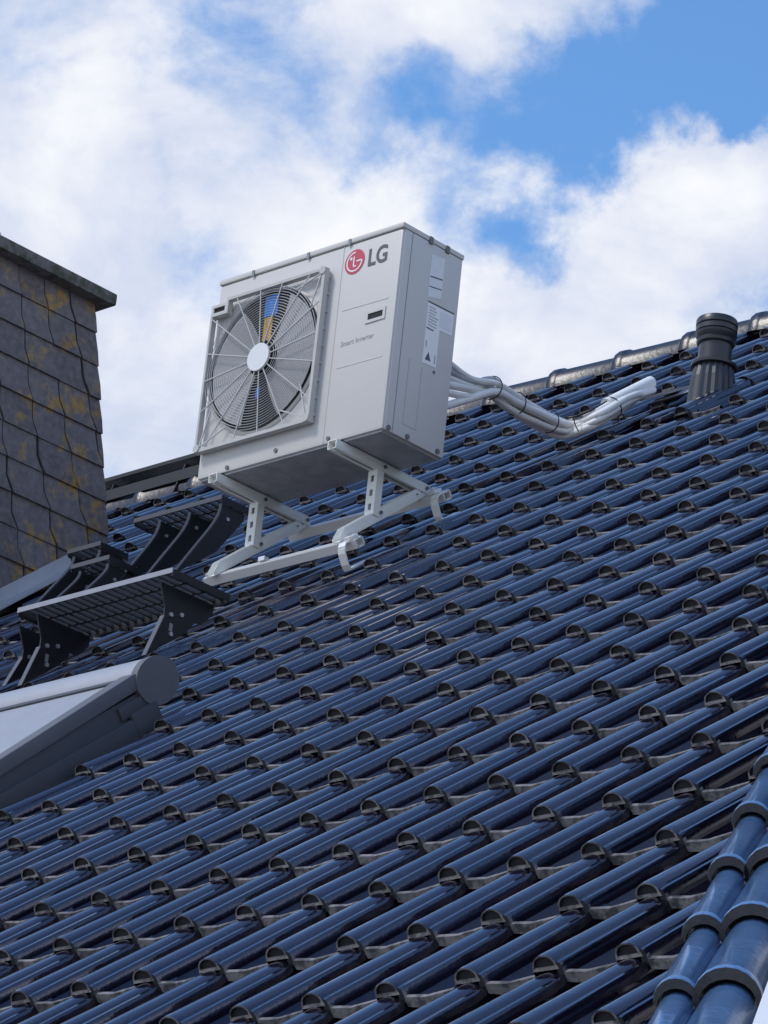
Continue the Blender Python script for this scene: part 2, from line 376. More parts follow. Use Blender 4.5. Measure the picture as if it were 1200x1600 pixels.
# ---- barrel caps: a list of (centre u, radius, height) side by side with a thick front lip
def cap_mesh(name, barrels, L, lip, drop, mats, flange=.0, lipw=.035, lipmat=True, tap=.10):
    out = []
    for bi, (cu, rad, h) in enumerate(barrels):
        for k in range(11):
            t = math.pi*(1 - k/10)
            out.append((cu + rad*math.cos(t), h*max(0, math.sin(t))**.9))
    VS = [(0, .6*lip), (.006, lip), (lipw*.75, lip), (lipw, .35*lip), (lipw*1.15, 0), (L, 0)]
    b = MB(); vs = []
    cx = sum(q[0] for q in barrels)/len(barrels)
    for v, g_ in VS:
        f = v/L
        for j, (u, o) in enumerate(out):
            bc = barrels[j//11][0]
            s_ = 1 + g_/barrels[j//11][1] - tap*f
            vs.append((bc + (u-bc)*s_, v, o*s_ - drop*f))
    NP = len(out); fs = []; ms = []
    for i in range(len(VS)-1):
        for k in range(NP-1): fs.append((i*NP+k, i*NP+k+1, (i+1)*NP+k+1, (i+1)*NP+k))
    b.add(vs, fs, 0); b.m[:NP-1] = [1 if lipmat else 0]*(NP-1)
    i0 = len(b.v)
    b.v += [Vector((barrels[j//11][0] + (u-barrels[j//11][0])*.88, 0, o*.84 - .010)) for j, (u, o) in enumerate(out)]
    for k in range(NP-1): b.f.append([k, i0+k, i0+k+1, k+1]); b.m.append(1)
    i1 = len(b.v); b.v += [Vector((b.v[i0+j].x, .09, b.v[i0+j].z)) for j in range(NP)]
    for k in range(NP-1): b.f.append([i0+k, i1+k, i1+k+1, i0+k+1]); b.m.append(2)
    b.f.append(list(range(i1, i1+NP))); b.m.append(2)
    return b.mesh(name, mats, 45)
HIP = cap_mesh('hip_tile', [(-.056, .040, .044), (.036, .062, .066)], .43, .003, .020, ['cap', 'capedge', 'deep'], lipw=.03, lipmat=False, tap=.20)
hz = (RN + Vector((.35, 0, .45))).normalized(); hz = (hz - hipdir*hz.dot(hipdir)).normalized()
hxv = hipdir.cross(hz).normalized()
HR = Matrix((hxv, hipdir, hz)).transposed().to_4x4()
steps = (rs(hipx(PG), PG) - rs(hipx(0), 0)).length * .93
n_h = int((rs(hipx(SR), SR) - rs(hipx(S_EAVE), S_EAVE)).length/steps)
h00 = hit(1093, 1570, RN, GO)               # a lip seen at the lower right corner
hs0 = h00.y*CA + h00.z*SA
for k in range(-3, n_h-4):
    S = hs0 + k*steps*((rs(hipx(1), 1)-rs(hipx(0), 0)).normalized().dot(Vector((0, CA, SA))))
    if S > SR - .3: break
    put('hip_tile', HIP, Matrix.Translation(rs(hipx(S) + .070, S, OB+.030)) @ HR, house)
M['ridge'] = mat('ridge tile', (.007, .008, .016), .32, spec=.5, var=.5, vscale=12, col2=(.016, .017, .018), c2scale=22, c2lo=.55, c2hi=.7, bump=.4, bscale=40)
RID = cap_mesh('ridge_tile', [(0, .105, .118)], .42, .008, .0, ['ridge', 'edge', 'deep'], lipw=.05)
bb = MB(); pa_, pb_ = rs(hipx(S_EAVE)+.225, S_EAVE, OB-.02), rs(hipx(-2)+.225, -2, OB-.02)
bb.bar(pa_, pb_, .05, .16, up=hz); bb.build('barge_board', 'hub', house)
x = XL + .03
RDR = Matrix(((0, 1, 0, 0), (-1, 0, 0, 0), (0, 0, 1, 0), (0, 0, 0, 1)))
rp = rs(0, SR, OB)
while x < hipx(SR) - .1:
    # caps open towards the left, each overlapping the one before
    put('ridge_tile', RID, Matrix.Translation((x, rp.y, rp.z - .072 + random.uniform(-.003, .003))) @ RDR @ Matrix.Rotation(random.uniform(-.01, .01), 4, 'X'), house)
    x += .375

# ================================================================== chimney
chim = thing('chimney', (-3.5, .8, .2), 'square slate clad chimney with yellow lichen and overhanging concrete crown', 'chimney')
ZT = 1.762
def chy(z):                                  # the sides lean in towards the top
    f = (z - .6)/(ZT - .6); return CH_Y0 + .16*f, 1.475 - .267*f
def chx(z): return -3.105 - .02*(z-.6)/(ZT-.6)
core = MB(); zs = (-.6, ZT)
vs = []
for z in zs:
    a, b_ = chy(z); xx = chx(z) - .012
    vs += [(CH_X0, a+.01, z), (xx, a+.01, z), (xx, b_-.01, z), (CH_X0, b_-.01, z)]
core.add(vs, [(3, 2, 1, 0), (4, 5, 6, 7), (0, 1, 5, 4), (1, 2, 6, 5), (2, 3, 7, 6), (3, 0, 4, 7)])
core.build('core', 'coreslab', chim)
def slates(face):
    hgt, wid = .150, .186
    row = 0; z1 = ZT + .02
    while z1 > -.35:
        z0 = z1 - hgt
        n = 8
        for k in range(-1, n+1):
            sh = (row*.038) % wid - .09
            a0 = k*wid + sh + random.uniform(-.003, .003); a1 = a0 + wid - .008
            poly = [(a0, z1+.02), (a1, z1+.02), (a1, z0+hgt*.42), (a1+.034, z0), (a0+.036, z0), (a0, z0+hgt*.42)]
            lim = 1.02
            def clampa(a): return min(max(a, 0), lim)
            if a1+.034 <= .0 or a0 >= lim: continue
            poly = [(clampa(a), z) for a, z in poly]
            q = []
            for a, z in poly:
                if not q or (abs(q[-1][0]-a) > 1e-5 or abs(q[-1][1]-z) > 1e-5): q.append((a, z))
            if len(q) < 3 or max(p_[0] for p_ in q) - min(p_[0] for p_ in q) < .02: continue
            pts = []; tilt = random.uniform(.008, .015)
            for a, z in q:
                ya, yb_ = chy(z); t = a/lim
                outw = .003 + (tilt if z < z1 - .05 else 0.0)
                if face == 'x': pts.append((chx(z) + outw, ya + t*(yb_-ya), z))
                else: pts.append((chx(z) + (-3.95-chx(z))*t, ya - outw, z))
            off = (-.012, 0, 0) if face == 'x' else (0, .012, 0)
            MB().prism(pts, off).build('slate', 'slate', chim)
        z1 = z0; row += 1
slates('x'); slates('y')
cp = MB(); a, b_ = chy(ZT); e = .075
cp.span((CH_X0-e, a-e, ZT+.002), (chx(ZT)+e, b_+e-.005, ZT+.058)).build('crown', 'crown', chim, bevel=.008)
cp = MB(); 
cp.add([(CH_X0-e+.03, a-e+.03, ZT+.0585), (chx(ZT)+e-.03, a-e+.03, ZT+.0585), (chx(ZT)+e-.03, b_+e-.03, ZT+.0585), (CH_X0-e+.03, b_+e-.03, ZT+.0585), (-3.6, .6, ZT+.09), (-3.4, .6, ZT+.09), (-3.4, 1.0, ZT+.09), (-3.6, 1.0, ZT+.09)],
       [(0, 1, 5, 4), (1, 2, 6, 5), (2, 3, 7, 6), (3, 0, 4, 7), (4, 5, 6, 7)]).build('crown_top', 'crown', chim)
pot = thing('chimney_pot', (-3.42, .74, ZT+.085), 'pale clay pot standing on the chimney crown at the left picture edge', 'chimney pot')
pr = [(.10, 0), (.095, .05), (.09, .18), (.105, .19), (.105, .22), (.08, .22)]
b = MB(); n = 20
for rr, zz in pr: b.v += [Vector((-3.42 + rr*math.cos(2*math.pi*k/n), .74 + rr*math.sin(2*math.pi*k/n), ZT+.07+zz*.75)) for k in range(n)]
for i in range(len(pr)-1):
    for k in range(n): b.f.append([i*n+k, i*n+(k+1) % n, (i+1)*n+(k+1) % n, (i+1)*n+k]); b.m.append(0)
b.build('body', 'clay', pot, 40)
# lead apron where the chimney meets the roof
fl = MB()
s0_, s1_ = .30, 1.30
fl.prism([rs(-3.10, s0_, GO+.012), rs(-2.92, s0_-.02, GO+.006), rs(-2.98, s1_, GO+.006), rs(-3.10, s1_, GO+.012)], RN*.006)
fl.build('flashing', 'lead', chim)
fl = MB(); fl.prism([rs(-3.080, s0_, GO+.01), rs(-3.080, s1_, GO+.01), rs(-3.080, s1_, GO+.07), rs(-3.080, s0_, GO+.07)], (.004, 0, 0)); fl.build('upstand', 'lead', chim)

# ================================================================== outdoor unit
W, H, D = .954, .829, .325
U = thing('air_conditioner', (-W/2, D/2, 0), 'white outdoor air conditioning unit with fan grille standing on the tiled roof', 'air conditioner')
cas = MB(); cas.span((-W, 0, .004), (0, D, H-.022)); casing = cas.build('casing', 'white', U, bevel=.014)
lid = MB(); lid.span((-W-.004, -.005, H-.021), (.004, D+.004, H)); lid_o = lid.build('lid', 'white', U, bevel=.006)
for xx, w_ in ((-.772, .012), (-.481, .012), (-.267, .012)):
    MB().span((xx-w_/2, -.0085, H-.030), (xx+w_/2, -.0035, H-.004)).build('clip', 'seam', lid_o)
for yy in (.145, .235): MB().span((.0025, yy-.009, H-.030), (.0085, yy+.009, H-.002)).build('clip', 'screw', lid_o)
# front cover seams / embossed lines
for (x0, x1, z0) in ((-.272, -.038, .533), (-.271, -.039, .300)):
    MB().bar((x0, -.0005, z0+.002), (x1, -.0005, z0-.002), .0016, .004).build('emboss_line', 'white', casing)
MB().span((-.2985, -.0012, .012), (-.2960, .002, H-.024)).build('panel_seam', 'grille', casing)
# side cover: seam, recessed lower panel
side = MB(); side.span((-.001, .012, .006), (.0022, D-.004, H-.024)); sidep = side.build('side_panel', 'wside', U, bevel=.001)
MB().span((.0015, .0485, .010), (.0032, .0515, H-.025)).build('panel_seam', 'seam', sidep)
for (y0, y1, z0, z1) in ((.097, .099, .06, .32), (.165, .167, .06, .31), (.097, .167, .058, .061)):
    MB().span((.0015, y0, z0), (.0034, y1, z1)).build('pressed_line', 'print', sidep)
MB().span((-W+.012, .012, -.002), (-.012, D-.012, .006)).build('base_pan', 'under', U)
def disc(name, c, r, th, m, parent, axis='y', n=14):
    c = Vector(c); a = {'y': Vector((0, -1, 0)), 'x': Vector((1, 0, 0))}[axis]
    return MB().tube([c, c + a*th], r, n).build(name, m, parent, 30)
for (xx, zz) in ((-.540, .034), (-.270, .022), (-.792, .020)): disc('screw', (xx, .0, zz), .0085, .005, 'screw', U)
for (yy, zz) in ((.028, .016), (.128, .018), (.289, .021)): disc('screw', (.001, yy, zz), .010, .006, 'screw', U, 'x')
disc('screw', (.001, .23, .314), .006, .004, 'screw', U, 'x')
# handle recesses: frame round a black patch painted for the shade inside
def recess(name, x0, x1, z0, z1, yo=0.0):
    fr = MB(); t = .012
    for lo, hi in (((x0-t, -.004, z0-t), (x1+t, .002, z0)), ((x0-t, -.004, z1), (x1+t, .002, z1+t)), ((x0-t, -.004, z0), (x0, .002, z1)), ((x1, -.004, z0), (x1+t, .002, z1))): fr.span((lo[0], lo[1]+yo, lo[2]), hi)
    o = fr.build(name, 'white', U)
    MB().span((x0, -.0012+yo*.85, z0), (x1, .001, z1)).build('recess_shade', 'black', o)
recess('handle', -.132, -.057, .462, .487)
# ---- fan guard
GY = -.036
gx0, gx1, gz0, gz1 = -.948, -.350, .098, .722
gcx, gcz = -.655, .425
FG = thing('tmp', (0, 0, 0), '', '') if False else None
NX, NZ = -.868, .668                         # stepped upper left corner round the second handle
frm = MB(); t = .017
outer = [(gx0, gz0), (gx1, gz0), (gx1, gz1), (NX, gz1), (NX, NZ), (gx0, NZ)]
def ring(polyo, polyi, y0, y1, b):
    n = len(polyo); vs = [(p[0], y0, p[1]) for p in polyo] + [(p[0], y0, p[1]) for p in polyi] + [(p[0], y1, p[1]) for p in polyo] + [(p[0], y1, p[1]) for p in polyi]
    fs = []
    for i in range(n):
        j = (i+1) % n; fs += [(i, j, n+j, n+i), (2*n+i, 2*n+j, 3*n+j, 3*n+i), (i, j, 2*n+j, 2*n+i), (n+i, n+j, 3*n+j, 3*n+i)]
    b.add(vs, fs); return b
inner = [(gx0+.010, gz0+.014), (gx1-.014, gz0+.014), (gx1-.014, gz1-.012), (NX+.010, gz1-.012), (NX+.010, NZ-.010), (gx0+.010, NZ-.010)]
ring(outer, inner, GY, -.012, frm); guard = frm.build('fan_guard', 'grille', U)
# ladder side of the guard
for k in range(9):
    z = gz0+.03 + k*.070
    MB().span((gx1-.006, -.012, z), (gx1-.0005, .0, z+.012)).build('guard_foot', 'grille', guard)
MB().span((gx1-.012, -.013, gz0+.005), (gx1-.006, -.0, gz1-.005)).build('guard_flange', 'wire', guard)
MB().span((gx0+.005, -.013, gz0+.006), (gx1-.007, -.0, gz0+.011)).build('guard_flange', 'wire', guard)
for (xx, zz) in ((gx1-.012, gz1-.012), (gx1-.014, gz0+.016), (gx0+.012, gz0+.016)):
    disc('guard_corner', (xx, GY+.002, zz), .016, .006, 'grille', guard)
recess('handle', -.942, -.882, .676, .698, -.026)
# orifice: ring lip round a flat black disc painted for the well's shade
PH = 48; RO = .287
well = MB()
for rr, yy in ((RO+.010, -.003), (RO, -.010), (RO-.004, -.002), (RO-.004, -.0015)): well.v += [Vector((gcx + rr*math.cos(2*math.pi*k/PH), yy, gcz + rr*math.sin(2*math.pi*k/PH))) for k in range(PH)]
for i in range(3):
    for k in range(PH): well.f.append([i*PH+k, i*PH+(k+1) % PH, (i+1)*PH+(k+1) % PH, (i+1)*PH+k]); well.m.append(0)
well.build('orifice_ring', 'white', U, 40)
MB().tube([(gcx, .0, gcz), (gcx, -.0018, gcz)], RO-.004, PH).build('fan_well_shade', 'black', U)
# blades: two wide grey blades just inside the guard
def blade(a0, a1, tw):
    b = MB(); nr, na = 5, 12
    for i in range(nr+1):
        r = .07 + (RO-.02-.07)*i/nr
        for k in range(na+1):
            f = k/na; a = math.radians(a0 + (a1-a0)*f) + .25*(r/RO)
            b.v.append(Vector((gcx + r*math.cos(a), -.004 - .011*f*(.5+.5*r/RO), gcz + r*math.sin(a))))
    for i in range(nr):
        for k in range(na): q = i*(na+1)+k; b.f.append([q, q+1, q+na+2, q+na+1]); b.m.append(0)
    return b.build('fan_blade', 'blade', U, 60, fix=False)
blade(108, 240, 1); blade(-80, 52, 1)
MB().span((gcx-.030, -.006, gcz+.180), (gcx+.040, -.003, gcz+.266)).build('blue_piece', 'blue', U)  # plain blue and amber pieces where colour shows through the guard
MB().span((gcx-.022, -.008, gcz+.080), (gcx+.022, -.004, gcz+.176)).build('amber_piece', 'amber', U)
MB().span((gcx-.025, -.006, gcz-.150), (gcx-.005, -.003, gcz-.110)).build('blue_piece', 'blue', U)
disc('fan_hub', (gcx, GY+.006, gcz), .056, .010, 'hub', U, n=32)
# spokes
for k in range(16):
    a = 2*math.pi*(k+.3)/16; ca, sa = math.cos(a), math.sin(a); r1 = 1.0
    ts = []
    for (lim, comp, cc) in ((gx1-.012, ca, gcx), (gx0+.008, ca, gcx), (gz1-.010, sa, gcz), (gz0+.012, sa, gcz)):
        if abs(comp) > 1e-6:
            t_ = (lim-cc)/comp
            if t_ > 0: ts.append(t_)
    for sgl in (1,):
        ex, ez = gcx+min(ts)*ca, gcz+min(ts)*sa
        if ex < NX+.01 and ez > NZ-.01: r_ = min((NX+.008-gcx)/ca, 9) if abs((NX+.008-gcx)/ca*sa+gcz-NZ) < .2 and (NX+.008-gcx)/ca*sa+gcz > NZ-.01 else (NZ-.008-gcz)/sa; ex, ez = gcx+r_*ca, gcz+r_*sa
    MB().bar((gcx+.05*ca, GY+.003, gcz+.05*sa), (ex, GY+.003, ez), .0036, .0040, up=(0, 1, 0)).build('spoke', 'wire', guard)
rb = MB()
for i in range(21):
    r = .072 + i*.0108; n = 56
    pts = [Vector((gcx + r*math.cos(2*math.pi*k/n), GY+.0065, gcz + r*math.sin(2*math.pi*k/n))) for k in range(n)]
    base = len(rb.v); hw = .0016
    for k in range(n):
        a = 2*math.pi*k/n; e = Vector((math.cos(a), 0, math.sin(a)))
        rb.v += [pts[k]+e*hw, pts[k]+Vector((0, -hw, 0)), pts[k]-e*hw, pts[k]+Vector((0, hw, 0))]
    for k in range(n):
        j = (k+1) % n
        for q in range(4): rb.f.append([base+4*k+q, base+4*j+q, base+4*j+(q+1) % 4, base+4*k+(q+1) % 4]); rb.m.append(0)
ro_ = rb.build('guard_wires', 'wire', guard, 60); ro_['kind'] = 'stuff'
for (sx, sz) in ((1, 1), (1, -1), (-1, -1)):      # corner stays
    cx_, cz_ = (gx1-.02 if sx > 0 else gx0+.02), (gz1-.02 if sz > 0 else gz0+.02)
    for da in (-.22, .22):
        a = math.atan2(cz_-gcz, cx_-gcx) + da
        MB().bar((cx_, GY+.004, cz_), (gcx+RO*math.cos(a), GY+.004, gcz+RO*math.sin(a)), .0045, .0045, up=(0, 1, 0)).build('stay', 'wire', guard)
# ---- emblem and lettering (flat print on the front cover)
def text(s_, size, loc, m, parent, name, bold=0.0, sx=1.0, face='front'):
    cu = bpy.data.curves.new('t', 'FONT'); cu.body = s_; cu.size = size; cu.offset = bold; cu.extrude = .0004
    ob = bpy.data.objects.new('t', cu); COL.objects.link(ob)
    dg = bpy.context.evaluated_depsgraph_get(); me = bpy.data.meshes.new_from_object(ob.evaluated_get(dg)); bpy.data.objects.remove(ob)
    me.name = name; me.materials.clear(); me.materials.append(M[m])
    me.transform(Matrix.Diagonal((sx, 1, 1, 1)))
    R = Matrix(((1, 0, 0, 0), (0, 0, -1, 0), (0, 1, 0, 0), (0, 0, 0, 1))) if face == 'front' else Matrix(((0, 0, 1, 0), (1, 0, 0, 0), (0, 1, 0, 0), (0, 0, 0, 1)))
    return put(name, me, Matrix.Translation(loc) @ R, parent)
lc = (-.2345, .726); LR_ = .050
emb = disc('emblem', (lc[0], .0, lc[1]), LR_, .0016, 'red', U, n=40)
def stroke(pts, w):
    b = MB()
    for p, q in zip(pts, pts[1:]): b.bar((p[0], -.0022, p[1]), (q[0], -.0022, q[1]), w, .0008, up=(0, 1, 0))
    return b
arc = [(lc[0]+.038*math.cos(math.radians(a)), lc[1]+.038*math.sin(math.radians(a))) for a in range(88, 361, 8)]
stroke(arc + [(lc[0]+.010, lc[1])], .0055).build('emblem_stroke', 'paper', emb)
stroke([(lc[0]-.004, lc[1]+.022), (lc[0]-.004, lc[1]-.019), (lc[0]+.009, lc[1]-.019)], .0055).build('emblem_stroke', 'paper', emb)
disc('emblem_dot', (lc[0]-.018, -.0016, lc[1]+.015), .0058, .001, 'paper', emb)
text('LG', .098, (-.168, -.0012, .690), 'logogrey', U, 'lettering', .0022, .86)
text('Smart Inverter', .029, (-.262, -.0010, .386), 'print', U, 'lettering', 0.0002, .98)
# ---- stickers on the side
def sticker(poly, m, x=.0026, th=.0008, parent=None): return MB().prism([(x, a, z) for a, z in poly], (th, 0, 0)).build('sticker', m, parent or sidep)
sA = sticker([(.158, .590), (.229, .606), (.229, .770), (.158, .763)], 'paper2')
for (z0, z1) in ((.672, .677), (.632, .636)): MB().prism([(.0034, .162, z0), (.0034, .226, z0+.01), (.0034, .226, z1+.01), (.0034, .162, z1)], (.0006, 0, 0)).build('print_line', 'ink', sA)
sB = sticker([(.164, .328), (.237, .334), (.237, .486), (.303, .489), (.303, .580), (.164, .576)], 'paper')
MB().prism([(.0036, .164, .571), (.0036, .303, .575), (.0036, .303, .581), (.0036, .164, .577)], (.0006, 0, 0)).build('print_line', 'ink', sB)
for i in range(7):
    z = .555 - i*.012; MB().span((.0036, .172, z), (.0042, .172+random.uniform(.03, .055), z+.004)).build('print_line', 'print', sB)
MB().span((.0036, .168, .468), (.0042, .205, .473)).build('print_line', 'ink', sB)
MB().span((.0036, .232, .500), (.0042, .296, .562)).build('print_box', 'paper2', sB)
MB().prism([(.0036, .176, .345), (.0036, .206, .347), (.0036, .191, .380)], (.0006, 0, 0)).build('warning_triangle', 'ink', sB)
MB().span((.0036, .172, .395), (.0042, .178, .42)).build('print_line', 'print', sB)
MB().span((.0036, .224, .345), (.0042, .230, .38)).build('print_line', 'print', sB)

# ================================================================== support frame
SF = thing('support_frame', rs(-.5, .2, GO), 'pale painted steel bracket frame holding the outdoor unit on roof rails', 'bracket')
OA = -.326                                   # underside of the sloping arms
def slotted(xc, y, z0, z1):
    # perforated channel: front web with slots, two flanges
    w_, dp, tk = .046, .034, .004; b = MB(); L = z1-z0; n = 4
    for s in (-1, 1): b.span((xc+s*w_/2-(tk if s > 0 else 0), y, z0), (xc+s*w_/2+(0 if s > 0 else tk), y+dp, z1))
    for s in (-1, 1): b.span((xc-w_/2+tk if s < 0 else xc+.008, y, z0), (xc-.008 if s < 0 else xc+w_/2-tk, y+tk, z1))
    for i in range(n): zc = z0 + L*i/(n-1)*.94 + L*.03; b.span((xc-.008, y, zc-L*.085), (xc+.008, y+tk, zc+L*.085))
    b.build('strut', 'bracket', SF)
for xc in (-.215, -.830):
    # horizontal arm: a C channel open to the front end
    y0, y1, zt = -.032, .470, -.006
    b = MB(); b.span((xc-.022, y0, zt-.004), (xc+.022, y1, zt)); b.span((xc+.018, y0, zt-.036), (xc+.022, y1, zt-.004)); b.span((xc-.022, y0, zt-.036), (xc-.018, y1, zt-.004)); b.span((xc-.018, y0, zt-.036), (xc-.006, y1, zt-.033)); b.span((xc+.006, y0, zt-.036), (xc+.018, y1, zt-.033))
    b.build('arm', 'bracket', SF, bevel=.0012)
    # sloping arm on the roof rails
    s0_, s1_ = (-.205 if xc > -.5 else -.235), .345
    b = MB()
    for (x0, x1, o0, o1) in ((xc+.0165, xc+.0175, OA, OA+.040), (xc-.0175, xc-.0165, OA, OA+.040), (xc-.0165, xc+.0165, OA+.0, OA+.004)):
        b.prism([rs(x0, s0_, o0), rs(x0, s0_, max(o0+.003, o1 - .026)), rs(x0, s0_+.05, o1), rs(x0, s1_, o1), rs(x0, s1_, o0)], (x1-x0, 0, 0))
    b.build('sloping_arm', 'bracket', SF, bevel=.001)
    zb = rs(0, (.205+(OA+.03)*SA)/CA, OA+.03).z
    slotted(xc, .190, zb-.006, zt-.037)
    for (yy, zz) in ((.222, zt-.018), (.450, zt-.018), (.225, zb+.012)): disc('bolt', (xc+.026, yy, zz), .007, .006, 'screw', SF, 'x', 8)
    for ss in (.28, .31): disc('bolt', rs(xc+.0175, ss, OA+.02), .004, .002, 'screw', SF, 'x', 8)
    MB().span((xc-.02, -.008, -.006), (xc+.02, .022, -.0005)).build('rubber_pad', 'black', SF)
# roof rails lying across the tiles
RF = thing('roof_rail', rs(-.55, -.06, GO), 'lower pale aluminium rail across the tiles under the bracket feet', 'rail', 'mounting rails')
RB = thing('roof_rail', rs(-.55, .32, GO), 'upper aluminium rail behind the bracket struts close to the unit', 'rail', 'mounting rails')
def rail(par, S, x0, x1):
    b = MB()
    for (s_, o_, hs, ho) in ((0, OA-.034, .020, .003), (-.0195, OA-.020, .003, .016), (.0195, OA-.020, .003, .016), (-.012, OA-.0045, .0075, .003), (.012, OA-.0045, .0075, .003)):
        b.box(rs((x0+x1)/2, S+s_, o_), (x1-x0, hs*2, ho*2), RR)
    b.build('profile', 'alu', par)
rail(RF, -.190, -.90, -.120); rail(RB, .325, -.90, -.10)
for xx in (-.862, -.155):
    b = MB(); b.box(rs(xx, -.190, OA+.006), (.040, .042, .010), RR); b.build('clamp', 'alu', RF)
    disc_o = MB().tube([rs(xx, -.190, OA+.010), rs(xx, -.190, OA+.022)], .008, 8).build('clamp_bolt', 'bolt', RF)
for xx in (-.155,):
    b = MB(); b.box(rs(xx, .325, OA+.006), (.040, .042, .010), RR); b.build('clamp', 'alu', RB)
    MB().tube([rs(xx, .325, OA+.010), rs(xx, .325, OA+.022)], .008, 8).build('clamp_bolt', 'bolt', RB)
def hook(X, S, label):
    h_ = thing('roof_hook', rs(X, S, GO), label, 'roof hook', 'roof hooks')
    b = MB(); w_ = .034
    path = [(S+.02, OA-.008), (S-.030, OA-.006), (S-.044, OA-.016), (S-.050, OA-.034), (S-.056, OA-.075), (S-.052, OA-.098), (S+.05, OA-.1)]
    for (a0, o0), (a1, o1) in zip(path, path[1:]):
        b.bar(rs(X, a0, o0), rs(X, a1, o1), w_, .006, up=(1, 0, 0)) if False else b.prism([rs(X-w_/2, a0, o0), rs(X+w_/2, a0, o0), rs(X+w_/2, a1, o1), rs(X-w_/2, a1, o1)], RN*.006 if abs(a1-a0) > abs(o1-o0) else Vector((0, -CA, -SA))*.006)
    b.build('strap', 'alu', h_)
    MB().tube([rs(X, S+.0, OA-.006), rs(X, S+.0, OA+.004)], .007, 8).build('bolt', 'bolt', h_)
hook(-.160, -.205, 'bright aluminium hook below the lower rail end under the unit')
hook(-.115, .308, 'aluminium hook at the right end of the upper rail behind the unit')
MB().span(rs(-.60, -.19, OA)-Vector((.016, .012, .0)), rs(-.60, -.19, OA)+Vector((.016, .012, .016))).build('end_clamp', 'bolt', RF)

# ================================================================== refrigerant lines
TB = thing('pipe_bundle', rs(-.1, 1.2, GO), 'sagging bundle of white insulated pipes tied with black straps behind the unit', 'pipe')
E_ = rs(-.03, 1.70, GO-.02)
low = hit(880, 668, RN, GO+.048); st = Vector((-.03, D, .30))
vn = (low-st).cross(Vector((0, 0, 1))).normalized()
def vpl(px, py): return hit(px, py, vn, vn.dot(st))
j0 = vpl(768, 606); sag = vpl(828, 646)
mid = [0, 0, low, hit(930, 652, RN, GO+.048), hit(975, 627, RN, GO+.045)]; E_ = hit(1016, 605, RN, GO+.035)
starts = [(.405, .0115), (.372, .0125), (.345, .012), (.315, .0155), (.285, .013), (.215, .0155)]
def offs(k, q=0): a = k*2*math.pi/6+.4+q*.35; return Vector((.027*math.cos(a), 0, .030*math.sin(a)+.004*math.sin(k*2.3+q*1.7)))
for k, (zz, rad) in enumerate(starts):
    off = offs(k)
    p0 = Vector((-.03-.004*k, D-.005, zz)); sgn = 1
    p1 = (p0*.45 + j0*.55) + Vector((0, 0, -.012 if zz > .3 else -.03 + .02*(zz < .25)))
    pts = [p0, p1, j0+off, (j0+sag)/2+offs(k, 1)+Vector((0, 0, -.004)), sag+offs(k, 1.6), mid[2]+offs(k, 2.4), mid[3]+offs(k, 3), mid[4]+offs(k, 3.4)*.9, E_+off*.7]
    MB().tube(catmull(pts, 7), rad, 12).build('pipe', 'tube' if k != 1 else 'tubegrey', TB, True)
pc = catmull([j0+Vector((.0, 0, .036)), (j0+sag)/2+Vector((.02, -.01, .012)), sag+Vector((.01, -.02, .03)), mid[2]+Vector((.012, -.02, .03)), mid[3]+Vector((0, -.02, .025)), mid[4]+Vector((0, -.015, .03))], 7)
MB().tube(pc, .005, 8).build('cable', 'cable', TB, True)
for (a, b_, f) in ((j0, sag, .0), (j0, sag, .62), (sag, mid[2], .55), (mid[2], mid[3], .5), (mid[3], mid[4], .55)):
    c = a.lerp(b_, f); dr = (b_-a).normalized(); u_ = dr.orthogonal().normalized(); v_ = dr.cross(u_)
    ringp = [c + (u_*math.cos(t*math.pi/9) + v_*math.sin(t*math.pi/9))*.046 for t in range(19)]
    MB().tube(ringp, .0022, 6, cap=False).build('strap', 'cable', TB, True)
MB().tube(catmull([mid[3].lerp(mid[4], .35)+Vector((0, 0, .030)), mid[4]+Vector((0, 0, .026)), E_+Vector((0, 0, .022))], 6), .024, 14).build('pipe_sleeve', 'tube', TB, True)
b = MB(); b.prism([rs(-.12, 1.62, GO+.012), rs(.06, 1.62, GO+.012), rs(.06, 1.82, GO-.02), rs(-.12, 1.82, GO-.02)], RN*.012); b.build('entry_flashing', 'lead', TB)

# ================================================================== vent pipe
vx, vy = .305, 1.435
vz = vy*math.tan(A) + GO/CA
VP = thing('roof_vent', (vx, vy, vz), 'dark plastic vent pipe with ribbed cap and fluted base near the ridge', 'vent pipe')
def lathe(prof, name, m, par, n=32, flute=0, cx=vx, cy=vy, z0=0, sm=35):
    b = MB()
    for r, z in prof:
        for k in range(n):
            rr = r*(1 + (flute if k % 2 else -flute)); b.v.append(Vector((cx + rr*math.cos(2*math.pi*k/n), cy + rr*math.sin(2*math.pi*k/n), z0+z)))
    for i in range(len(prof)-1):
        for k in range(n): b.f.append([i*n+k, i*n+(k+1) % n, (i+1)*n+(k+1) % n, (i+1)*n+k]); b.m.append(0)
    b.f.append(list(range((len(prof)-1)*n, len(prof)*n))); b.m.append(0)
    return b.build(name, m, par, sm)
zt_ = .985
lathe([(.095, vz-.10), (.084, .68), (.076, .728), (.0755, .735)], 'base', 'vent', VP, 40, .03, sm=False)
lathe([(.080, .730), (.089, .733), (.090, .744), (.078, .750)], 'collar', 'vent', VP)
lathe([(.066, .738), (.064, .82), (.064, .84)], 'pipe', 'vent', VP)
lathe([(.066, .826), (.073, .832), (.075, .843), (.070, .850), (.072, .854), (.080, .866), (.0805, .874), (.076, .877), (.0805, .881), (.0805, .899), (.0765, .903), (.081, .907), (.081, .927), (.077, .934), (.06, .942), (.03, .946)], 'cap', 'vent', VP)
b = MB(); b.prism([rs(vx-.10, vy/CA-.60, GO+.012), rs(vx+.14, vy/CA-.60, GO+.012), rs(vx+.14, vy/CA-.2, GO-.005), rs(vx-.10, vy/CA-.2, GO-.005)], RN*.006) if False else None
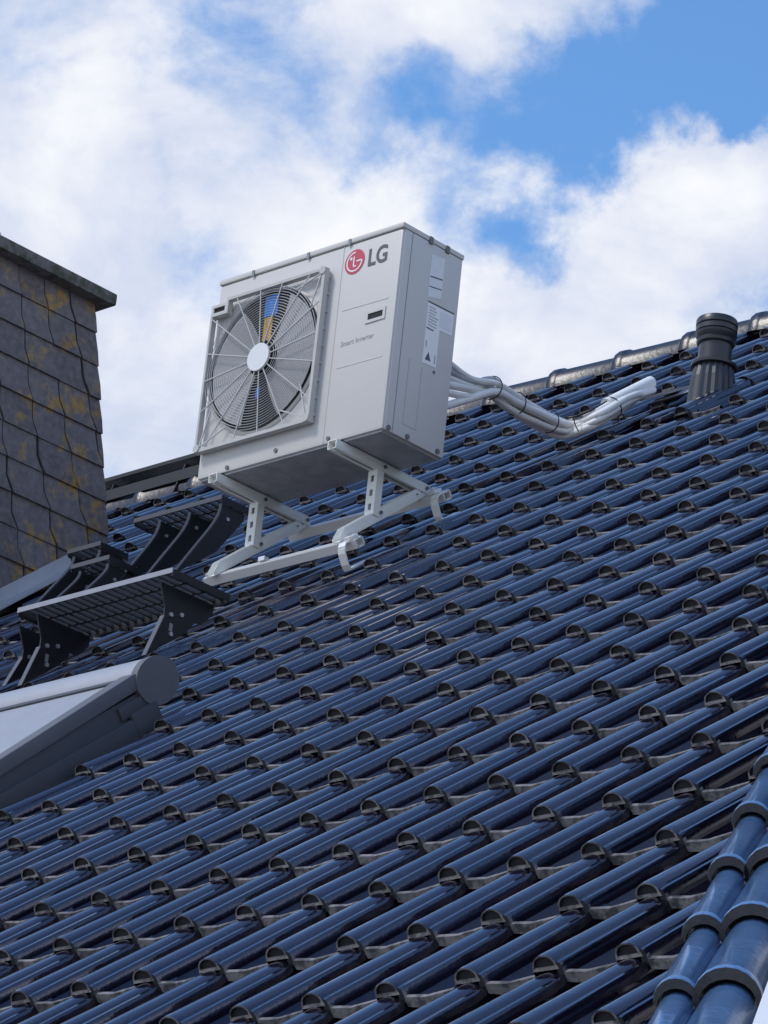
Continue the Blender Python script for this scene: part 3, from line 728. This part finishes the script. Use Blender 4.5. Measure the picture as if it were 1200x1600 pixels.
put('base_tile', TILE, Matrix.Translation(rs(vx+.055, 1.215, OB+.016)) @ R4 @ Matrix.Rotation(TILT*.5, 4, 'X'), VP)
b = MB(); b.prism([rs(vx-.30, 1.50, GO+.004), rs(vx-.07, 1.50, GO+.010), rs(vx-.07, 1.80, GO-.006), rs(vx-.30, 1.80, GO-.01)], RN*.007); b.build('base_plate', 'glaze', VP)

# ================================================================== roof window
WN = thing('roof_window', rs((SKY_X0+SKY_X1)/2, (SKY_S0+SKY_S1)/2, GO), 'grey roof window with rounded shutter hood beside the lower left picture edge', 'roof window')
x1 = SKY_X1
def rbox(name, m, X0, X1, S0, S1, O0, O1, par=WN, bev=0): 
    b = MB(); b.box(rs((X0+X1)/2, (S0+S1)/2, (O0+O1)/2), (X1-X0, S1-S0, O1-O0), RR); return b.build(name, m, par, bevel=bev)
def rprism(name, m, prof, X0, X1, par=WN, smooth=False, bev=0):   # prof: (S, O) outline, extruded along X
    return MB().prism([rs(X0, s, o) for s, o in prof], (X1-X0, 0, 0)).build(name, m, par, smooth, bev)
rbox('flashing', 'wflash', x1-.01, x1+.030, SKY_S0, -2.16, GO-.06, GO+.020, bev=.004)
rbox('flashing', 'wflash', x1-.012, x1+.024, -2.155, -2.03, GO-.06, GO+.036, bev=.003)
rbox('kerb', 'wflash', x1-.04, x1+.004, SKY_S0, -2.05, GO-.06, -.318, bev=.003)
rbox('kerb_step', 'wflash', x1-.03, x1+.014, -2.19, -2.05, -.372, -.328, bev=.003)
rprism('side_rail', 'wframe', [(SKY_S0, -.352), (-2.06, -.308), (-2.06, -.256), (SKY_S0, -.306)], x1-.055, x1+.012, bev=.007)
cs, co_, rr_ = -1.985, -.310, .097
hood = [(cs + rr_*1.02*math.cos(math.radians(a)), co_ + rr_*.80*math.sin(math.radians(a))) for a in range(-150, 181, 15)]
hd = rprism('hood_end', 'wframe', hood, x1-.012, x1+.018, smooth=45)
rprism('hood', 'panel', [(cs + (s-cs)*.97, co_ + (o-co_)*.97) for s, o in hood], SKY_X0, x1-.012, smooth=40)
rprism('sash', 'panel', [(SKY_S0, -.330), (-2.085, -.283), (-2.085, -.27), (SKY_S0, -.317)], SKY_X0, x1-.055)
rprism('sash_gap', 'wflash', [(-2.098, -.283), (-2.072, -.281), (-2.072, -.262), (-2.098, -.264)], SKY_X0, x1-.055)
rbox('frame', 'wflash', SKY_X0, x1-.04, SKY_S0, -2.0, GO-.06, -.345)

# ================================================================== roof walkways and treads
def grate(par, x0, x1, y0, y1, z, pitch=.036, cross=2, em='steeledge'):
    MB().span((x0, y0-.004, z-.016), (x1, y0, z+.003)).build('front_edge', em, par)
    MB().span((x0, y1, z-.030), (x1, y1+.004, z+.004)).build('rear_edge', 'steel', par)
    for xx in (x0, x1-.004): MB().span((xx, y0, z-.028), (xx+.004, y1, z)).build('end_plate', 'steel', par)
    n = max(2, int((x1-x0)/pitch)); me = MB().span((-.0065, y0, -.014), (.0065, y1, -.001)).mesh('slat', 'slat')
    for k in range(1, n): put('slat', me, Matrix.Translation((x0 + (x1-x0)*k/n, 0, z)), par)
    for k in range(cross):
        yy = y0 + (y1-y0)*(k+1)/(cross+1); MB().span((x0+.004, yy-.005, z-.0185), (x1-.004, yy+.005, z-.0145)).build('cross_bar', 'steel', par)
def plate(par, X, y0, y1, z, label=None, bolts=True, feet=.02):
    # hourglass steel plate standing on the roof and carrying the grate
    def rz(y): return y*math.tan(A) + (GO+.004)/CA
    ym = (y0+y1)/2 - .03
    zl = rz(y0+.02)
    prof = [(y0+.01, z-.032), (y1-.005, z-.032), (y1-.005, max(z-.07, rz(y1-.005))), (y1-.05, rz(y1-.05)), (ym+.115, rz(ym+.115)), (ym+.075, max(rz(ym+.075)+.03, z-.14)), (ym+.075, max(rz(ym+.075)+.012, z-.17)), (y0+.14, rz(y0+.14)), (y0-.02, rz(y0-.02)), (y0+.045, z-.15), (y0+.045, z-.115)]
    b = MB().prism([(X, a, q) for a, q in prof], (.006, 0, 0)); o = b.build('bracket', 'steel', par)
    MB().bar((X+.003, y0-.022, rz(y0-.02)), (X+.003, y0+.041, z-.15), .022, .004, up=(0, 1, 0)).build('bracket_flange', 'steelrim', o)
    if bolts:
        for (a, q) in ((y0+.075, z-.135), (y0+.125, z-.120), (y0+.085, z-.205)): disc('bolt', (X+.006, a, q), .0085, .006, 'bolt', o, 'x', 8)
        MB().span((X+.006, y0+.075, z-.195), (X+.0075, y0+.09, z-.165)).build('slot', 'seam', o)
zw = -.66
pa, pb, pc_ = hit(25, 950, (0, 0, 1), zw), hit(275, 890, (0, 0, 1), zw), hit(345, 932, (0, 0, 1), zw)
wk = thing('roof_walkway', (pa.x/2+pb.x/2, pb.y, zw-.2), 'long dark steel grate walkway on brackets above the roof window', 'walkway', 'roof walkways')
yf = (pa.y+pb.y)/2; yr = pc_.y
grate(wk, pa.x, pb.x, yf, yr, zw, .040)
plate(wk, pb.x-.075, yf, yr, zw); plate(wk, pb.x-.72, yf, yr, zw)
plate(wk, pa.x-.06, yf+.05, yr+.05, zw)
zr = ridge.z + .20
q0, q1 = hit(150, 751, (0, 1, 0), ridge.y-.10), hit(330, 704, (0, 1, 0), ridge.y-.10)
zr = (q0.z+q1.z)/2
w2 = thing('roof_walkway', ((q0.x+q1.x)/2, ridge.y, ridge.z), 'dark steel grate walkway on the ridge between the chimney and the unit', 'walkway', 'roof walkways')
grate(w2, q0.x-.2, q1.x+.25, ridge.y-.10, ridge.y+.16, zr, .019, 2, 'steel')
for xx in (q0.x+.12, q0.x+.62, q1.x+.1):
    b = MB().prism([(xx, ridge.y-.09, zr-.032), (xx, ridge.y+.15, zr-.032), (xx, ridge.y+.14, ridge.z-.02), (xx, ridge.y-.16, ridge.z-.06)], (.006, 0, 0)); b.build('bracket', 'steel', w2)
b = MB().span((q0.x-.1, ridge.y-.13, ridge.z+.03), (q1.x+.2, ridge.y-.115, ridge.z+.085)); b.build('rail', 'steel', w2)
def tread(px0, px1, pback, z, label, blades):
    a, b_, c = hit(*px0, (0, 0, 1), z), hit(*px1, (0, 0, 1), z), hit(*pback, (0, 0, 1), z)
    y0 = (a.y+b_.y)/2; y1 = y0 + .15
    t_ = thing('roof_step', ((a.x+b_.x)/2, y0, z-.1), label, 'step', 'roof steps')
    grate(t_, a.x, b_.x, y0, y1, z, .040, 1, 'steelrim')
    def rz(y): return y*math.tan(A) + (GO+.004)/CA
    for xb in blades:
        X = a.x + (b_.x-a.x)*xb
        front, rear = [], []
        for k in range(9):
            f = k/8; yy = y0 + .012 - .21*f**2.2; zz = (z-.032)*(1-f) + rz(yy)*f
            front.append((X, yy, zz)); 
        poly = front + [(X, y0+.01, rz(y0+.01)), (X, y1-.01, max(rz(y1-.01), z-.06)), (X, y1-.01, z-.032)]
        o = MB().prism(poly, (.006, 0, 0)).build('bracket', 'steel', t_)
        MB().tube([Vector(p)+Vector((.003, -.002, 0)) for p in front], .0075, 6).build('bracket_rim', 'steelrim', o, True)
        disc('bolt', (X+.006, y0+.05, z-.085), .008, .005, 'bolt', o, 'x', 8)
    return t_
tread((206, 810), (352, 776), (382, 800), .40, 'steel roof step with three curved brackets beside the left bracket foot', (.28, .62, .97))
tread((112, 884), (172, 868), (200, 887), .12, 'lower of two small steel steps right of the chimney foot', (.2, .92))
tread((105, 860), (160, 847), (190, 865), .30, 'upper of two small steel steps right of the chimney foot', (.15, .92))
